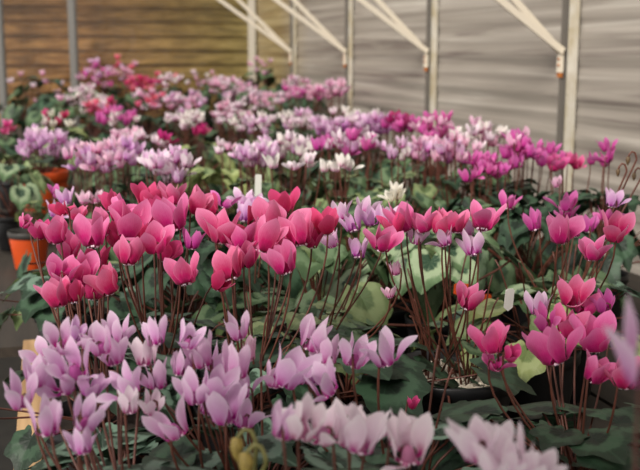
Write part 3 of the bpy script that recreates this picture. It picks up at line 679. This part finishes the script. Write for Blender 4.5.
k.l(nz.outputs[0], bp.inputs['Height']); k.l(bp.outputs[0], gl.inputs['Normal']); k.l(bp.outputs[0], ly.inputs['Normal'])
mr = k.n('ShaderNodeMapRange', i_3=.04, i_4=.5); k.l(ly.outputs['Fresnel'], mr.inputs[0])
ms = k.n('ShaderNodeMixShader'); k.l(mr.outputs[0], ms.inputs[0]); k.l(tp.outputs[0], ms.inputs[1]); k.l(gl.outputs[0], ms.inputs[2]); k.l(ms.outputs[0], k.out.inputs[0]); M_GLASS = k.m

M_ALU = plain('aluminium', '#8E8C88', .45, .35)
M_ALUD = plain('dull_aluminium', '#77726C', .5, .3)
M_ALUL = plain('pale_painted_metal', '#CFC8BA', .5)
k = NT('glazing_strip')   # pale foam strip, yellowed along one edge, with tiny glints
tc = k.n('ShaderNodeTexCoord'); nz = k.n('ShaderNodeTexNoise', i_Scale=14.0, i_Detail=3.0); k.l(tc.outputs['Object'], nz.inputs['Vector'])
k.l(k.ramp(nz.outputs[0], [(.35, srgb('#B4A88C')), (.6, srgb('#CCC6B8')), (.75, srgb('#D8D4C8'))]), k.b.inputs['Base Color']); k.b.inputs['Roughness'].default_value = .25; M_STRIP = k.m
M_RUST = plain('rusty_metal', '#A8642C', .7, noise=.4, nscale=120)
SP = .660*WX
posts_y = [1.718*WX+i*SP for i in range(-2, 4)]
for i, yy in enumerate(posts_y):
    mb = MB(); mb.box((WX-.010, yy-.004, 0), (WX+.004, yy+.004, 2.1)); mb.box((WX-.002, yy-.010, 0), (WX+.006, yy+.010, 2.1))
    struct('trim_%d' % (i+1), mb.mesh('glazing_bar', [M_ALUD], False))
    mb = MB(); mb.box((WX+.002, yy-.060, 0), (WX+.0065, yy-.014, 2.1))
    for zz in range(12): mb.ball((WX, yy-.022, .9+zz*.085), .0022, 4, 0)
    struct('trim_%d' % (i+11), mb.mesh('glazing_strip', [M_STRIP], False))
# corner posts and end wall bars
def endbar(px, w, n, mat):
    p = at(px, 55, 1); d = (p-CAM); t = (EY-.03)/d.y; xx = d.x*t
    mb = MB(); mb.box((xx-w/2, EY-.03, 0), (xx+w/2, EY-.015, 2.1)); mb.box((xx-w*.2, EY-.05, 0), (xx+w*.2, EY-.03, 2.1)); struct('trim_%d' % n, mb.mesh('end_bar', [mat], False)); return xx
xa = endbar(74, .05, 21, M_ALU); xb = WX-.02; mb = MB(); mb.box((WX-.03, EY-.03, 0), (WX+.01, EY+.0, 2.1)); struct('trim_22', mb.mesh('corner_post', [M_ALUL], False)); xc = endbar(1, .05, 23, M_ALU)
edges = [-1.2, xc, xa, WX]
for i in range(3):
    mb = MB(); mb.box((edges[i], EY-.012, 0), (edges[i+1], EY-.008, 2.1)); struct('window_%d' % (i+1), mb.mesh('pane', [M_GLASS], False))
mb = MB(); mb.box((-1.2, EY-.04, 1.70), (WX, EY-.01, 1.75)); struct('trim_24', mb.mesh('end_rail', [M_ALUD], False))
# eaves rail and roof braces
mb = MB(); mb.box((WX-.03, -1, 2.06), (WX+.02, EY, 2.12)); struct('trim_25', mb.mesh('eaves_rail', [M_ALUL], False))
M_BRACE = plain('cream_painted_metal', '#E0D6C4', .5)
names = {0: 'pair of cream braces rising left from the nearest wall post, topmost right in the view', 1: 'pair of cream braces rising left from the second wall post from the right',
         2: 'pair of cream braces rising left from the third wall post from the right', 3: 'pair of cream braces rising left from the farthest wall post'}
for i, yy in enumerate(posts_y[2:6]):
    r = link('roof_brace', None, loc=(WX-.010, yy, CAM.z)); tag(r, names[i], 'brace', 'roof braces along the side wall')
    for nm, sl, off in (('brace_bar', .69, -.012), ('brace_bar', .95, .004)):
        L = .95; dx = L/math.sqrt(1+sl*sl); mb = MB(); mb.bar((0, off, .0), (-dx, off, dx*sl), .008, .018); link(nm, mb.mesh(nm, [M_BRACE], False), r)
    mb = MB(); mb.box((-.006, -.010, -.055), (.004, .008, .01)); bk = link('bracket', mb.mesh('bracket', [M_BRACE], False), r)
    mb = MB(); mb.ball((-.007, -.004, -.02), .004, 6); mb.ball((-.007, -.004, -.036), .004, 6); link('bolt', mb.mesh('bolt', [M_RUST]), bk)
    mb = MB(); mb.box((-.005, -.009, -.068), (.004, .008, -.055)); b = link('rusty_clip', mb.mesh('rusty_clip', [M_RUST], False), r); b['label'] = 'orange rusted clip'

# ------------------------------------------------------------------ light
w = bpy.data.worlds.new('world'); bpy.context.scene.world = w; w.use_nodes = True
bg = w.node_tree.nodes['Background']; bg.inputs[0].default_value = (1.0, .96, .91, 1); bg.inputs[1].default_value = .60
sd = bpy.data.lights.new('sun', 'SUN'); sd.energy = 3.2; sd.angle = R(20); sd.color = (1, .94, .86); so = bpy.data.objects.new('sun', sd); C.objects.link(so)
so.rotation_euler = Vector((.62, .52, -.62)).to_track_quat('-Z', 'Y').to_euler()
mb = MB(); mb.box((-1.2, -1.0, 2.14), (WX+.02, -.10, 2.17)); struct('added_shade_panel', mb.mesh('added_shade_panel', [plain('shade_board', '#6A6258', .8)], False))  # unseen board added overhead to keep sun off the nearest plants
vs = bpy.context.scene.view_settings
vs.view_transform = 'Standard'; vs.look = 'None'; vs.exposure = .27; vs.gamma = 1; vs.use_curve_mapping = False
